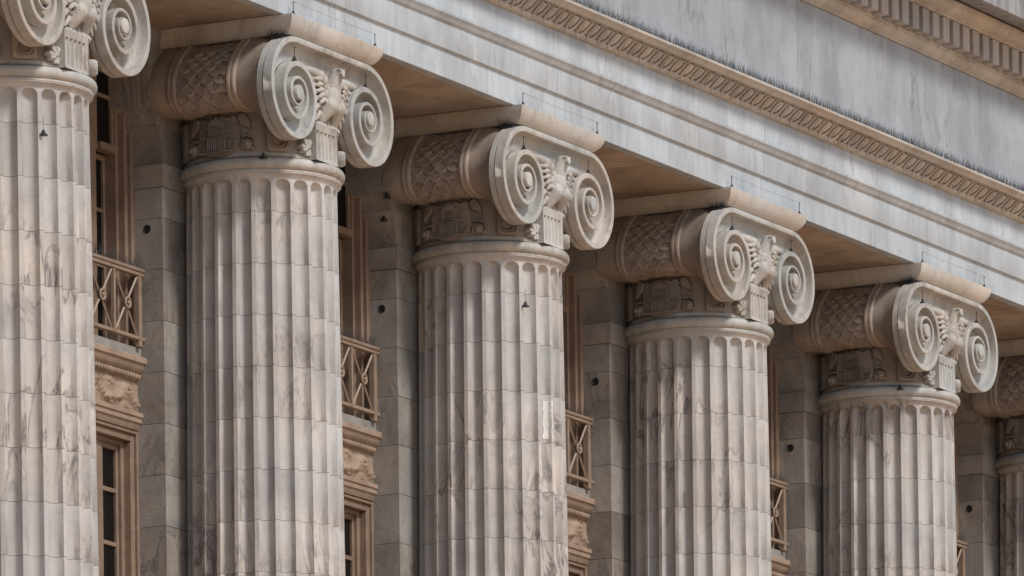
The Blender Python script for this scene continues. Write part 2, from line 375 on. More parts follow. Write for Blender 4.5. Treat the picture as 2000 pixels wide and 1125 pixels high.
    for sgn in (1, -1):      # palmette leaves beside the bracket
        mb = MB(); ac = 270 - sgn * 26
        for ang_, ln in ((150, .085), (115, .105), (82, .085), (180, .06)):
            ca, sa = math.cos(R_(ang_)), math.sin(R_(ang_))
            ol = []
            for i in range(14):
                t = 2 * math.pi * i / 14; u = ln / 2 * (1 - math.cos(t)) ; w = .026 * math.sin(t) * (0.55 + 0.45 * u / ln)
                ol.append((sgn * (ca * u - sa * w) , .07 + sa * u + ca * w))
            plate(mb, ol, -.01, .034, ac, .012)
        if sgn > 0: plate(mb, [(sgn * s, z) for s, z in ((-.02, .03), (.05, .03), (.04, .06), (0, .10), (-.03, .08))], -.01, .024, ac, .006)
        P('leaf', mb, 'carved', neck, smooth=45)
    # fluted bracket below the eagle
    mb = MB(); prof = []
    W = .165; nfl = 5
    xs = []
    for k in range(nfl):
        c = -W + .02 + (2 * W - .04) * (k + .5) / nfl; h = (2 * W - .04) / nfl / 2 * .78
        xs += [(c - h, -.0)] + [(c + h * q / 4, .020 * math.sqrt(1 - (q / 4) ** 2)) for q in range(-3, 4)] + [(c + h, 0.0)]
    front = [(-W, 0.0)] + xs + [(W, 0.0)]
    def brow(z, yf, fl): return [(x - .075, yf + (d if fl else 0), z) for x, d in front]
    rows = [brow(.004, -.592, 0), brow(.03, -.586, 0), brow(.034, -.584, 1), brow(.22, -.580, 1), brow(.224, -.580, 0), brow(.275, -.588, 0)]
    mb.rows(rows); yb = -.45
    mb.add([rows[0][0], rows[-1][0], (-W - .075, yb, .275), (-W - .075, yb, .004)], [(0, 1, 2, 3)]); mb.add([rows[0][-1], rows[-1][-1], (W - .075, yb, .275), (W - .075, yb, .004)], [(3, 2, 1, 0)])
    mb.add([(-W - .075, -.588, .275), (W - .075, -.588, .275), (W - .075, yb, .275), (-W - .075, yb, .275)], [(0, 1, 2, 3)])
    P('bracket', mb, 'carved', smooth=35)
    # abacus: quarter-round on four sides
    mb = MB(); rows = []
    ap = [(0.615, 0.845), (0.628, 0.846), (0.650, 0.862), (0.672, 0.888), (0.688, 0.918), (0.697, 0.950), (0.700, 0.970)]
    for a, z in ap:
        yf = -(a - .045)
        rows.append([(-a, yf, z), (a, yf, z), (a, .60, z), (-a, .60, z)])
    mb.rows(rows, closed=True); mb.add(rows[0], [(0, 1, 2, 3)]); mb.add(rows[-1], [(3, 2, 1, 0)])
    P('abacus', mb, 'abacus', smooth=25)
    # volutes
    YR = -.607; EX, EZ = .54, .433
    tab = [(0, .400), (.25, .387), (.5, .336), (.75, .285), (1, .226), (1.25, .210), (1.5, .195), (1.75, .158), (2, .119), (2.25, .111), (2.5, .098), (2.75, .080), (3, .056)]
    def rs(t): return pchip(tab, t)
    FL = .084
    def Hh(t): return -.004 * t
    def ribrow(t, sgn, wall):
        r0 = rs(t); r1 = rs(t + 1) if t <= 2 else .05
        gap = r0 - r1; w = min(.040, gap * .36); fl = FL * (1 if gap > .09 else max(.8, gap / .09))
        th = R_(90) + 2 * math.pi * t; out = []
        sec = [(r0, wall), (r0, Hh(t) + .004), (r0 - .004, Hh(t)), (r0 - w + .003, Hh(t)), (r0 - w, Hh(t) + .003)]
        c0 = r0 - w
        for u, d in ((.03, .50), (.08, .82), (.18, .98), (.45, 1.04), (.8, 1.08), (1.0, 1.10)): sec.append((c0 + (r1 - c0) * u, Hh(t) + fl * d))
        for r, y in sec: out.append((sgn * (-EX + r * math.cos(th)), YR + y, EZ + r * math.sin(th)))
        return out
    for sgn in (1, -1):
        mb = MB(); ST = 132
        mb.rows([ribrow(3.0 * i / ST, sgn, .072 if 3.0 * i / ST < 1 else .084) for i in range(ST + 1)])
        side = []
        for i in range(49):
            t = i / 48 * 1.0; th = R_(90) + 2 * math.pi * t; r0 = rs(t)
            side.append([(sgn * (-EX + r * math.cos(th)), YR + y, EZ + r * math.sin(th)) for r, y in ((r0, .072), (r0 - .014, .074), (r0 - .014, .082), (r0 - .003, .085), (r0 - .003, .125), (r0 - .022, .134), (r0 * .55, .134))])
        mb.rows(side)
        vol = P('volute', mb, 'carved', smooth=38)
        mb = MB(); er = .055; ecx = sgn * -EX
        mb.rows([[(ecx + r * math.cos(a), YR + y, EZ + r * math.sin(a)) for a in [2 * math.pi * k / 24 for k in range(24)]] for r, y in ((er, .07), (er, -.014), (er * .92, -.022), (er * .6, -.026), (0.001, -.027))], closed=True)
        P('eye', mb, 'carved', vol, smooth=35)
    # channel between the volutes
    mb = MB()
    cp = [(YR + .08, .845), (YR + .002, .833 + .000), (YR, .829), (YR, .797), (YR + .003, .793)]
    for u, d in ((.03, .50), (.08, .82), (.18, .98), (.45, 1.04), (.8, 1.08), (1.0, 1.10)): cp.append((YR + FL * d, .793 - .14 * u))
    cp += [(YR + FL * 1.10, .40), (-.40, .40), (-.40, .845)]
    mb.prism(cp, -EX, EX); P('channel', mb, 'carved', smooth=38)
    # bolster (the roll on the side) with bands and scales
    Bp = smoothpl([(-.60, .85), (-.635, .81), (-.70, .765), (-.79, .665), (-.845, .55), (-.84, .44), (-.79, .375), (-.70, .345), (-.58, .335), (-.42, .37)], 2)
    NB = 40; Bq = resample(Bp, NB)
    Vp = []
    for k in range(NB):
        t = .02 + .70 * k / (NB - 1); th = R_(90) + 2 * math.pi * t; r = rs(t) * .95
        Vp.append((-EX + r * math.cos(th), EZ + r * math.sin(th)))
    Vp = resample(Vp, NB)
    def off(pl, d):
        out = []
        for i, p in enumerate(pl):
            a, b_ = pl[max(i - 1, 0)], pl[min(i + 1, len(pl) - 1)]; t = Vector((b_[0] - a[0], b_[1] - a[1])).normalized()
            out.append((p[0] - t.y * -d * -1 if False else p[0] + t.y * d * 1.0 * (1), p[1] - t.x * d))
        return out
    # outward is to the left (-x) while walking down, i.e. (t.y, -t.x)
    for sgn in (1, -1):
        rows = []
        def lerp(w): return [(a[0] + (b_[0] - a[0]) * w, a[1] + (b_[1] - a[1]) * w) for a, b_ in zip(Bq, Vp)]
        stations = [(-.475, lerp(1.0)), (-.455, lerp(.90)), (-.425, lerp(.68)), (-.39, lerp(.44)), (-.35, lerp(.24)), (-.31, lerp(.10)), (-.275, lerp(.03)), (-.262, off(Bq, 0)),
                    (-.262, off(Bq, .006)), (-.258, off(Bq, .012)), (-.244, off(Bq, .017)), (-.230, off(Bq, .014)), (-.228, off(Bq, .008)), (-.222, off(Bq, .008)), (-.219, off(Bq, .015)), (-.205, off(Bq, .019)), (-.191, off(Bq, .015)), (-.188, off(Bq, .006)), (-.186, off(Bq, -.006)),
                    (-.10, off(Bq, -.016)), (.02, off(Bq, -.020)), (.14, off(Bq, -.016)), (.232, off(Bq, -.006)), (.234, off(Bq, .006)), (.237, off(Bq, .015)), (.251, off(Bq, .019)), (.265, off(Bq, .015)), (.268, off(Bq, .008)), (.273, off(Bq, .008)), (.275, off(Bq, .014)), (.29, off(Bq, .017)), (.303, off(Bq, .012)), (.306, off(Bq, 0)),
                    (.34, off(Bq, .001)), (.39, off(Bq, .001)), (.44, off(Bq, -.004)), (.475, off(Bq, -.010))]
        rows = [[(sgn * x, y, z) for x, z in pl] for y, pl in stations]
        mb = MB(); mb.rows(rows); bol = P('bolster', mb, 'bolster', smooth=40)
        if sgn > 0:
            # one fish scale: rounded tip downwards, slightly domed, local x across, local -z tip, y outward
            def scale_mesh(x0, x1):
                sm = MB(); NW = 12; w = .0515
                ol = [(w * math.cos(math.pi + math.pi * i / NW), -.030 + .050 * math.sin(math.pi + math.pi * i / NW)) for i in range(NW + 1)]
                ol = [(min(max(x, x0), x1), z) for x, z in ol]; ol = [(ol[0][0], .012)] + ol + [(ol[-1][0], .012)]
                m_ = len(ol); cx = (x0 + x1) / 2
                def ring(k, y): return [(cx + (x - cx) * k, y(z * k), z * k) for x, z in ol]
                sm.rows([ring(1, lambda z: -.012), ring(1, lambda z: .004 - z * .115), ring(.92, lambda z: .009 - z * .115), ring(.84, lambda z: .004 - z * .115), ring(.45, lambda z: .006 - z * .10)], closed=True)
                sm.v.append((cx, .008, -.015)); c_ = len(sm.v) - 1
                sm.f += [(4 * m_ + i, 4 * m_ + (i + 1) % m_, c_) for i in range(m_)]
                return sm.mesh('scale', M['bolster'], 50)
            full, hl, hr = scale_mesh(-1, 1), scale_mesh(0, 1), scale_mesh(-1, 0)
            inner = resample(off(Bq, -.016), 200)
            d = [0]
            for a, b_ in zip(inner, inner[1:]): d.append(d[-1] + math.dist(a, b_))
            row = 0; s = .03
            while s < d[-1] * .84:
                i = min(range(200), key=lambda q: abs(d[q] - s)); i = min(max(i, 3), 196)
                t = Vector((inner[i + 3][0] - inner[i - 3][0], inner[i + 3][1] - inner[i - 3][1])).normalized()
                up = Vector((-t.x, 0, -t.y)); nrm = Vector((t.y, 0, -t.x)); ax = up.cross(nrm) * -1
                sg = ax.y
                P_ = .1035; c0 = .023
                ys = [(c0 - 1.5 * P_ + P_ * k, full) for k in range(4)] if row % 2 == 0 else [(c0 - P_ + P_ * k, full) for k in range(3)] + [(c0 - 2 * P_, hl if sg > 0 else hr), (c0 + 2 * P_, hr if sg > 0 else hl)]
                for y, sme in ys:
                    so = link('scale', sme, bol)
                    so.matrix_local = Matrix(((ax.x, nrm.x, up.x, inner[i][0]), (ax.y, nrm.y, up.y, y), (ax.z, nrm.z, up.z, inner[i][1]), (0, 0, 0, 1)))
                s += .056; row += 1
    # eagle: sculpted from overlapping forms, fused into one skin
    e = MB()
    def limb(p0, p1, r0, r1, n=5):
        for i in range(n):
            u = i / (n - 1); q = Vector(p0).lerp(Vector(p1), u); r = r0 + (r1 - r0) * u; e.ell(q, (r, r, r), None, 12, 8)
    def feather(p0, p1, w, th, face=(0, -1, 0)):
        p0, p1 = Vector(p0), Vector(p1); a = (p1 - p0); ln = a.length; a.normalize()
        f = Vector(face); f = (f - a * f.dot(a)).normalized(); b_ = a.cross(f)
        rot = Matrix((b_, f, a)).transposed(); e.ell((p0 + p1) / 2, (w, th, ln / 2), rot, 12, 8)
    y0 = -.545
    e.ell((0, y0 - .040, .480), (.088, .075, .120), Matrix.Rotation(.15, 3, 'X'), 16, 12)          # breast
    limb((0, y0 - .045, .55), (.006, y0 - .085, .650), .068, .050, 6)                              # neck
    e.ell((.006, y0 - .095, .662), (.046, .056, .042), Matrix.Rotation(.2, 3, 'X'), 14, 10)         # skull
    limb((-.006, y0 - .138, .660), (-.026, y0 - .160, .632), .024, .011, 5)                         # beak
    e.ell((.030, y0 - .124, .686), (.016, .024, .010)); e.ell((-.026, y0 - .128, .684), (.016, .024, .010))
    for s in (1, -1):
        limb((s * .060, y0 - .068, .420), (s * .095, y0 - .010, .325), .058, .038, 7)               # thigh
        for k in (-1, 0, 1): limb((s * .085 + k * .018, y0 + .0, .305), (s * .088 + k * .038, y0 - .028, .268), .019, .015, 4)   # talons
        # leading edge of the wing with its curled shoulder
        pts = [(.080, .500), (.092, .560), (.108, .600), (.150, .625), (.23, .634), (.36, .640)]
        for (a, b_), (r0, r1) in zip(zip(pts, pts[1:]), ((.026, .034), (.034, .044), (.044, .042), (.042, .036), (.036, .026))):
            limb((s * a[0], y0 - .032, a[1]), (s * b_[0], y0 - .022, b_[1]), r0, r1, 5)
        for k in range(5):                                                                         # coverts
            u = k / 4; a0 = (.155 - .055 * u, .598 - .125 * u); an = R_(186 + 28 * u)
            feather((s * a0[0], y0 - .058, a0[1]), (s * (a0[0] - math.cos(an) * .095), y0 - .042, a0[1] + math.sin(an) * .095), .0175, .016)
        for k in range(6):                                                                         # flight feathers
            u = k / 5; a0 = (.170 - .085 * u, .594 - .165 * u); an = R_(184 + 46 * u ** 1.3); ln = .22 - .045 * u
            feather((s * a0[0], y0 - .034, a0[1]), (s * (a0[0] - math.cos(an) * ln), y0 - .014, a0[1] + math.sin(an) * ln), .0205, .016)
        for k in range(3): feather((s * .02 * k, y0 + .02, .36), (s * (.02 + .034 * k), y0 + .03, .285), .02, .014)   # tail
    for k in range(8): e.ell((-.150 + .043 * k, y0 + .006, .282 - .012 * (k % 2)), (.026, .028, .028))
    em = e.mesh('eagle_raw', M['carved']); eo = bpy.data.objects.new('eagle_raw', em); COL.objects.link(eo)
    md = eo.modifiers.new('r', 'REMESH'); md.mode = 'VOXEL'; md.voxel_size = .0046; md.use_smooth_shade = True
    me = bpy.data.meshes.new_from_object(eo.evaluated_get(bpy.context.evaluated_depsgraph_get())); bpy.data.objects.remove(eo)
    me.name = 'eagle'; me.materials.clear(); me.materials.append(M['carved'])
    me.polygons.foreach_set('use_smooth', [True] * len(me.polygons))
    link('eagle', me, root, LOC)
    return root

col0 = make_column()
ORD = ['leftmost', 'second', 'third', 'fourth', 'fifth', 'rightmost']
clab = ['leftmost fluted marble column, its eagle capital cut off by the top of the picture',
        'second fluted marble column from the left, eagle capital topped by a full abacus',
        'third fluted column from the left, with a white patch on its right flutes',
        'fourth fluted marble column from the left, standing under the middle of the frieze',
        'fifth fluted marble column from the left, the last whole capital',
        'rightmost fluted column, only its scaled bolster and shield inside the picture edge']
for k, n in enumerate(range(-1, 5)):
    c = col0 if n == -1 else copy_tree(col0)
    c.location.x = n * BAY; c['label'] = clab[k]
    for ch in c.children: ch['seed'] = float(k + 1)

# white repair patch on the third column
third = [o for o in COL.objects if o.name.startswith('marble_column') and abs(o.location.x - BAY) < .01][0]
def shaft_r(a_deg, z):
    Rz = 0.55 + 0.047 * min(1.0, (-z) / 5.5) ** 0.8; q = ((a_deg + 7.5) % 15 - 7.5) / 6.0
    return Rz - (0.057 * math.sqrt(1 - q * q) if abs(q) < 1 else 0)
PZ0, PZ1, PA0, PA1 = -1.46, -1.17, 256.8, 262.4
mb = MB(); rp = random.Random(5); rows = []
for i in range(15):
    z = PZ1 + (PZ0 - PZ1) * i / 14; w0 = PA0 + rp.uniform(-.8, .8); w1 = PA1 + rp.uniform(-.6, .6)
    rows.append([((shaft_r(a, z) + .003) * math.cos(R_(a)), (shaft_r(a, z) + .003) * math.sin(R_(a)), z) for a in [w0 + (w1 - w0) * j / 10 for j in range(11)]])
mb.rows(rows); pt = part('repair_patch', mb, M['patch'], third, 40, (0, 0, -ZB)); pt['label'] = 'white mortar repair on a flute'
# ------------------------------------------------------------------ pilasters
def make_pilaster():
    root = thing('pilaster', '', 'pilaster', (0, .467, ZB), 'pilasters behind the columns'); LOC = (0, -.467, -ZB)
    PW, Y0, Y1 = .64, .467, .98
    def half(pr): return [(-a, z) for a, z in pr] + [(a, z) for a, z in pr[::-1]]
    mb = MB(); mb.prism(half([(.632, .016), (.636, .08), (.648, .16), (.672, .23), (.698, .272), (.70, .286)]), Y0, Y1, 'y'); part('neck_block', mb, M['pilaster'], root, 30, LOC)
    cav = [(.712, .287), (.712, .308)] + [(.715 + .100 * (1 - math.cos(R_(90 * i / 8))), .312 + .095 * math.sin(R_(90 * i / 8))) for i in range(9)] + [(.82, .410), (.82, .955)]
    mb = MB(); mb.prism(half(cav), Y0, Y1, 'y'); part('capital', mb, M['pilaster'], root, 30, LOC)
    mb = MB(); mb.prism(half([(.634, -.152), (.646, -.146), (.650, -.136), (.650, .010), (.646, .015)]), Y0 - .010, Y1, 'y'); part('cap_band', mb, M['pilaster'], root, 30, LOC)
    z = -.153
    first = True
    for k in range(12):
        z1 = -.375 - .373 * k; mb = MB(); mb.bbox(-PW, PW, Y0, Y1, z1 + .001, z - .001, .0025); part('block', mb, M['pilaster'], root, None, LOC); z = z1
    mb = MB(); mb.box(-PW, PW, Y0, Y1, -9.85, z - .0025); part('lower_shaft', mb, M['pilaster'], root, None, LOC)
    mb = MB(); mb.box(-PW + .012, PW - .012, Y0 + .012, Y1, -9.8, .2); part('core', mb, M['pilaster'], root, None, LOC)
    mb = MB()   # black flank disc painted as the shaded depth of a round drain opening
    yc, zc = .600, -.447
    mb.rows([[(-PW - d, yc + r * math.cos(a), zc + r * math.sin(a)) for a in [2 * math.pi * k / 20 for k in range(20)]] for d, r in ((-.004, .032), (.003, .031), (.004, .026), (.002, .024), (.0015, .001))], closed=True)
    part('drain_hole_disc', mb, M['dark'], root, 30, LOC)
    return root
pil0 = make_pilaster()
for k, n in enumerate(range(-1, 5)):
    c = pil0 if n == -1 else copy_tree(pil0)
    c.location.x = n * BAY; c['label'] = 'grey marble pilaster right behind the %s column%s' % (ORD[k], '' if k in (0, 5) else ' from the left')

# ------------------------------------------------------------------ window bays
HB = BAY / 2 - .64
def make_upper_window():
    root = thing('tall_window', '', 'window', (-1.8, .7, -1.31), 'upper windows between pilasters'); LOC = (0, -.7, 1.31)
    steps = [(0.0, .048, .700), (.048, .092, .728), (.092, .118, .712), (.118, .150, .765)]
    for s in (-1, 1):
        mb = MB()
        for a, b_, y in steps: mb.bbox(*sorted((s * (HB - a), s * (HB - b_))), y, .95, -1.31, .83, .004)
        part('jamb', mb, M['paint'], root, None, LOC)
    mb = MB()
    for a, b_, y in steps: mb.bbox(-HB + a, HB - a, y + .001, .95, .83 - b_, .83 - a, .004)
    part('head', mb, M['paint'], root, None, LOC)
    xi = HB - .150; side = .27; mul = .13
    zt, zm, zb = .70, .085, -1.30
    mb = MB()
    for s in (-1, 1): mb.bbox(*sorted((s * (xi - side), s * (xi - side - mul))), .775, .94, zb, zt, .006)
    part('mullion', mb, M['paint'], root, None, LOC)
    cols = [(-xi, -xi + side), (-xi + side + mul, xi - side - mul), (xi - side, xi)]
    for (y, z0, z1, zs) in ((.80, zm, zt, [.49]), (.875, zb, zm, [-.32, -.72])):
        mb = MB()
        for a, b_ in cols:
            fw = .028
            mb.bbox(a, a + fw, y - .02, y + .03, z0, z1, .004); mb.bbox(b_ - fw, b_, y - .02, y + .03, z0, z1, .004)
            mb.bbox(a + fw, b_ - fw, y - .02, y + .03, z1 - .04, z1, .004)
            mb.bbox(a + fw, b_ - fw, y - (.055 if z0 == zm else .02), y + .03, z0 - .0, z0 + .055, .004)
            for z in zs: mb.bbox(a + fw, b_ - fw, y - .015, y + .02, z - .014, z + .014, .003)
        part('sash', mb, M['paint'], root, None, LOC)
        for a, b_ in cols:
            zz = [z0] + sorted(zs) + [z1]
            for p, q in zip(zz, zz[1:]):
                mb = MB(); mb.box(a + .01, b_ - .01, y + .004, y + .010, p + .006, q - .006); part('pane', mb, M['glass'], root, None, LOC)
    return root
def make_lower_window():
    root = thing('lower_window', '', 'window', (-1.8, .7, -5.3), 'lower windows between pilasters'); LOC = (0, -.7, 5.3)
    ztop, zbot = -1.915, -5.3
    steps = [(0.0, .03, .690), (.03, .085, .712), (.085, .105, .700), (.105, .150, .755)]
    for s in (-1, 1):
        mb = MB()
        for a, b_, y in steps: mb.bbox(*sorted((s * (HB - a), s * (HB - b_))), y, .95, zbot, ztop - a, .004)
        part('jamb', mb, M['paint'], root, None, LOC)
    mb = MB()
    for a, b_, y in steps: mb.bbox(-HB + a, HB - a, y + .001, .95, ztop - b_ * .75, ztop - a * .75, .004)
    part('head', mb, M['paint'], root, None, LOC)
    xi = HB - .150; side = .25; mul = .13; y = .80
    mb = MB()
    for s in (-1, 1): mb.bbox(*sorted((s * (xi - side), s * (xi - side - mul))), .770, .94, zbot, ztop - .11, .006)
    part('mullion', mb, M['paint'], root, None, LOC)
    cols = [(-xi, -xi + side), (-xi + side + mul, xi - side - mul), (xi - side, xi)]
    mb = MB(); zs = [-2.36, -2.75, -3.14, -3.53, -3.92, -4.31]
    for a, b_ in cols:
        mb.bbox(a, a + .028, y - .02, y + .03, zbot, ztop - .1, .004); mb.bbox(b_ - .028, b_, y - .02, y + .03, zbot, ztop - .1, .004); mb.bbox(a + .028, b_ - .028, y - .02, y + .03, ztop - .15, ztop - .1, .004)
        for z in zs: mb.bbox(a + .028, b_ - .028, y - .015, y + .02, z - .016, z + .016, .003)
    part('sash', mb, M['paint'], root, None, LOC)
    zz = [-4.7] + sorted(zs) + [ztop - .12]
    for a, b_ in cols:
        for p, q in zip(zz, zz[1:]):
            mb = MB(); mb.box(a + .01, b_ - .01, y + .004, y + .010, p + .006, q - .006); part('pane', mb, M['glass'], root, None, LOC)
    mb = MB(); mb.bbox(-HB, HB, .66, .95, zbot, zbot + .58); part('sill', mb, M['paint'], root, None, LOC)
    return root
def make_spandrel():
    root = thing('window_spandrel', '', 'spandrel', (-1.8, .65, -1.91), 'carved spandrels under the balcony railings'); LOC = (0, -.65, 1.91)
    W = HB - .002; YB = .95
    mb = MB(); mb.bbox(-W, W, .66, YB, -1.385, -1.312); part('plinth', mb, M['pilaster'], root, None, LOC)
    mb = MB(); mb.prism([(YB, -1.387), (.618, -1.387), (.612, -1.395), (.612, -1.43), (.628, -1.436), (.632, -1.455), (.650, -1.485), (.672, -1.50), (YB, -1.50)], -W, W); part('upper_cornice', mb, M['plaster'], root, 30, LOC)
    em = MB(); em.ell((0, 0, 0), (.018, .020, .026), Matrix.Rotation(.5, 3, 'X'), 10, 6); eme = em.mesh('egg', M['plaster'], 60)
    mb = MB(); mb.prism([(YB, -1.502), (.668, -1.502), (.676, -1.53), (.690, -1.548), (YB, -1.548)], -W, W); egs = part('egg_strip', mb, M['plaster'], root, 40, LOC)
    mb = MB()
    for k in range(int(2 * W / .042)): mb.ell((-W + .021 + k * .042, .668, -1.524), (.017, .016, .024), Matrix.Rotation(.5, 3, 'X'), 8, 6)
    o = part('eggs', mb, M['plaster'], egs, 60); o['kind'] = 'stuff'
    # festoon relief
    nx, nz = 210, 26; vs = []; fs = []
    for j in range(nz + 1):
        for i in range(nx + 1):
            x = -W + 2 * W * i / nx; v = j / nz; z = -1.548 - .232 * v
            px = ((x + 5) % .46) / .46 - .5
            sag = .30 + .45 * (1 - (2 * px) ** 2)
            gar = math.exp(-((v - sag) / .17) ** 2)
            d = .030 * gar * (0.55 + 0.75 * abs(noise.noise(Vector((x * 26, v * 6, 1.3)))) * 2)
            ros = math.exp(-((px / .13) ** 2 + ((v - .28) / .18) ** 2)); d += .018 * ros * (1 + .5 * math.cos(5 * math.atan2(v - .28, px * 2)))
            tas = math.exp(-(((abs(px) - .5) / .09) ** 2)) * (1 if v > .2 else 0); d += .022 * tas * (0.7 + .6 * noise.noise(Vector((x * 40, v * 12, 7))))
            d += .006 * noise.noise(Vector((x * 18, v * 5, 0)))
            edge = min(1, v / .06, (1 - v) / .06); vs.append((x, .700 - d * edge, z))
    for j in range(nz):
        for i in range(nx): a = j * (nx + 1) + i; fs.append((a, a + 1, a + nx + 2, a + nx + 1))
    mb = MB(); mb.add(vs, fs); part('festoon_panel', mb, M['plaster'], root, 50, LOC)
    mb = MB(); mb.box(-W, W, .712, YB, -1.78, -1.548); part('backing', mb, M['plaster'], root, None, LOC)
    mb = MB(); mb.prism([(YB, -1.782), (.655, -1.782), (.648, -1.788), (.648, -1.815), (.660, -1.822), (.660, -1.855), (.672, -1.862), (.680, -1.885), (.692, -1.905), (YB, -1.905)], -W, W); part('lower_cornice', mb, M['plaster'], root, 30, LOC)
    return root
def make_railing():
    root = thing('balcony_railing', '', 'railing', (-1.8, .63, -1.31), 'cross-braced balcony railings'); LOC = (0, -.63, 1.31)
    W = HB - .004; y = .640
    mb = MB(); mb.bbox(-W, W, y - .026, y + .03, -.770, -.742, .006); mb.bbox(-W, W, y - .018, y + .02, -.798, -.771, .004); part('top_rail', mb, M['iron'], root, None, LOC)
    mb = MB(); mb.bbox(-W, W, y - .02, y + .024, -1.265, -1.237, .004); part('bottom_rail', mb, M['iron'], root, None, LOC)
    for s in (-1, 1):
        mb = MB(); mb.bbox(*sorted((s * (W - .04), s * (W - .085))), y - .018, y + .02, -1.311, -.799, .003); part('post', mb, M['iron'], root, None, LOC)
    px = [-(W - .0625) + 2 * (W - .0625) * k / 6 for k in range(7)]
    for x in px[1:-1]:
        mb = MB(); mb.bbox(x - .013, x + .013, y - .014, y + .016, -1.236, -.799, .002); part('baluster', mb, M['iron'], root, None, LOC)
    cr = None
    for a, b_ in zip(px, px[1:]):
        if cr is None:
            mb = MB(); w = (b_ - a) / 2
            mb.tube([(-w + .02, 0, -.219), (w - .02, 0, .219)], .0095, 4); mb.tube([(-w + .02, .004, .219), (w - .02, .004, -.219)], .009, 4)
            cme = mb.mesh('cross_bars', M['iron'], 30); cr = True
            mb = MB(); mb.rows([[((.036 + r * math.cos(p)) * math.cos(q), -.014 + r * math.sin(p), (.036 + r * math.cos(p)) * math.sin(q)) for p in [2 * math.pi * i / 8 for i in range(8)]] for q in [2 * math.pi * k / 20 for k in range(21)] for r in (.011,)], closed=True)
            mb.ell((0, -.02, 0), (.016, .014, .016)); rme = mb.mesh('rosette', M['iron'], 50)
        c = (a + b_) / 2
        link('cross_bars', cme, root, (c, y - .63, -1.0175 + 1.31)); link('rosette', rme, root, (c, y - .63, -1.0175 + 1.31))
    mb = MB(); rnd = random.Random(3)
    for k in range(260):
        x = rnd.uniform(-W + .01, W - .01); yy = y + rnd.choice((-.015, 0, .015)); t = rnd.uniform(-.03, .03)
        q = .0018; z0 = -.743; h = rnd.uniform(.07, .10); dy = rnd.uniform(-.05, .03)
        mb.add([(x - q, yy - q, z0), (x + q, yy - q, z0), (x, yy + q, z0), (x + t, yy + dy, z0 + h)], [(0, 1, 3), (1, 2, 3), (2, 0, 3)])
    o = part('bird_spikes', mb, M['spike'], root, None, LOC); o['kind'] = 'stuff'
    return root
protos = (make_upper_window(), make_lower_window(), make_spandrel(), make_railing())
side_of = ['second', 'third', 'fourth', 'fifth', 'rightmost']
for k in range(5):
    nm = side_of[k] + ('' if k == 4 else ' column from the left') if k < 4 else 'rightmost column'
    nm = side_of[k] + ' column from the left' if k < 4 else 'rightmost column'
    for pr, lab in zip(protos, ('tall tan framed upper window just left of the %s', 'lower tan framed window under the carved spandrel left of the %s',
                                'tan spandrel with festoon carving and cornices left of the %s', 'tan iron railing of crossed bars and rosettes left of the %s')):
        c = pr if k == 0 else copy_tree(pr)
        c.location.x = k * BAY - BAY / 2; c['label'] = lab % nm

# ------------------------------------------------------------------ entablature
ent = thing('entablature', 'pale marble entablature with egg moulding, plain frieze and dentil cornice above the columns', 'entablature', (0, 0, .972)); EL = (0, 0, -.972)
prof = [(.45, .982), (-.50, .982), (-.50, .972), (-.576, .972), (-.580, .976), (-.580, 1.176), (-.584, 1.180), (-.602, 1.182), (-.604, 1.186), (-.604, 1.374), (-.610, 1.378), (-.622, 1.383), (-.630, 1.395), (-.640, 1.412), (-.652, 1.424), (-.654, 1.442), (-.650, 1.446), (-.618, 1.449), (-.616, 1.453), (-.616, 1.655), (.45, 1.655)]
mb = MB(); mb.prism(prof, .0022, BAY - .0022); am = mb.mesh('architrave_block', M['archi'], 30)
for n in range(-3, 7): link('architrave_block', am, ent, (n * BAY, 0, EL[2]))
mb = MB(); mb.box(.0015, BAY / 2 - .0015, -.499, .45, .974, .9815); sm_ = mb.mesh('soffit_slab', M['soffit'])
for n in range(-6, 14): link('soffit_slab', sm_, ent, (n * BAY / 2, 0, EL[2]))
mb = MB(); mb.box(-9, 24, -.55, .44, .99, 1.64); part('core', mb, M['archi'], ent, None, EL)
# egg moulding bed, bead below and ledge above
def arc(c, r, a0, a1, n): return [(c[0] + r * math.cos(R_(a0 + (a1 - a0) * i / n)), c[1] + r * math.sin(R_(a0 + (a1 - a0) * i / n))) for i in range(n + 1)]
bed = [(-.3, 1.656), (-.636, 1.656)] + [(-.640, 1.660), (-.660, 1.664), (-.664, 1.676), (-.664, 1.684), (-.650, 1.688)] + [(-.652, 1.704), (-.672, 1.722), (-.708, 1.746), (-.742, 1.772)] + [(-.790, 1.774), (-.796, 1.784), (-.806, 1.794), (-.822, 1.801), (-.832, 1.806), (-.834, 1.824), (-.828, 1.828), (-.60, 1.84), (-.3, 1.84)]
mb = MB(); mb.prism(bed, .0015, BAY - .0015); bm_ = mb.mesh('egg_moulding', M['mould'], 35)
for n in range(-3, 7): link('egg_moulding', bm_, ent, (n * BAY + .9, 0, EL[2]))
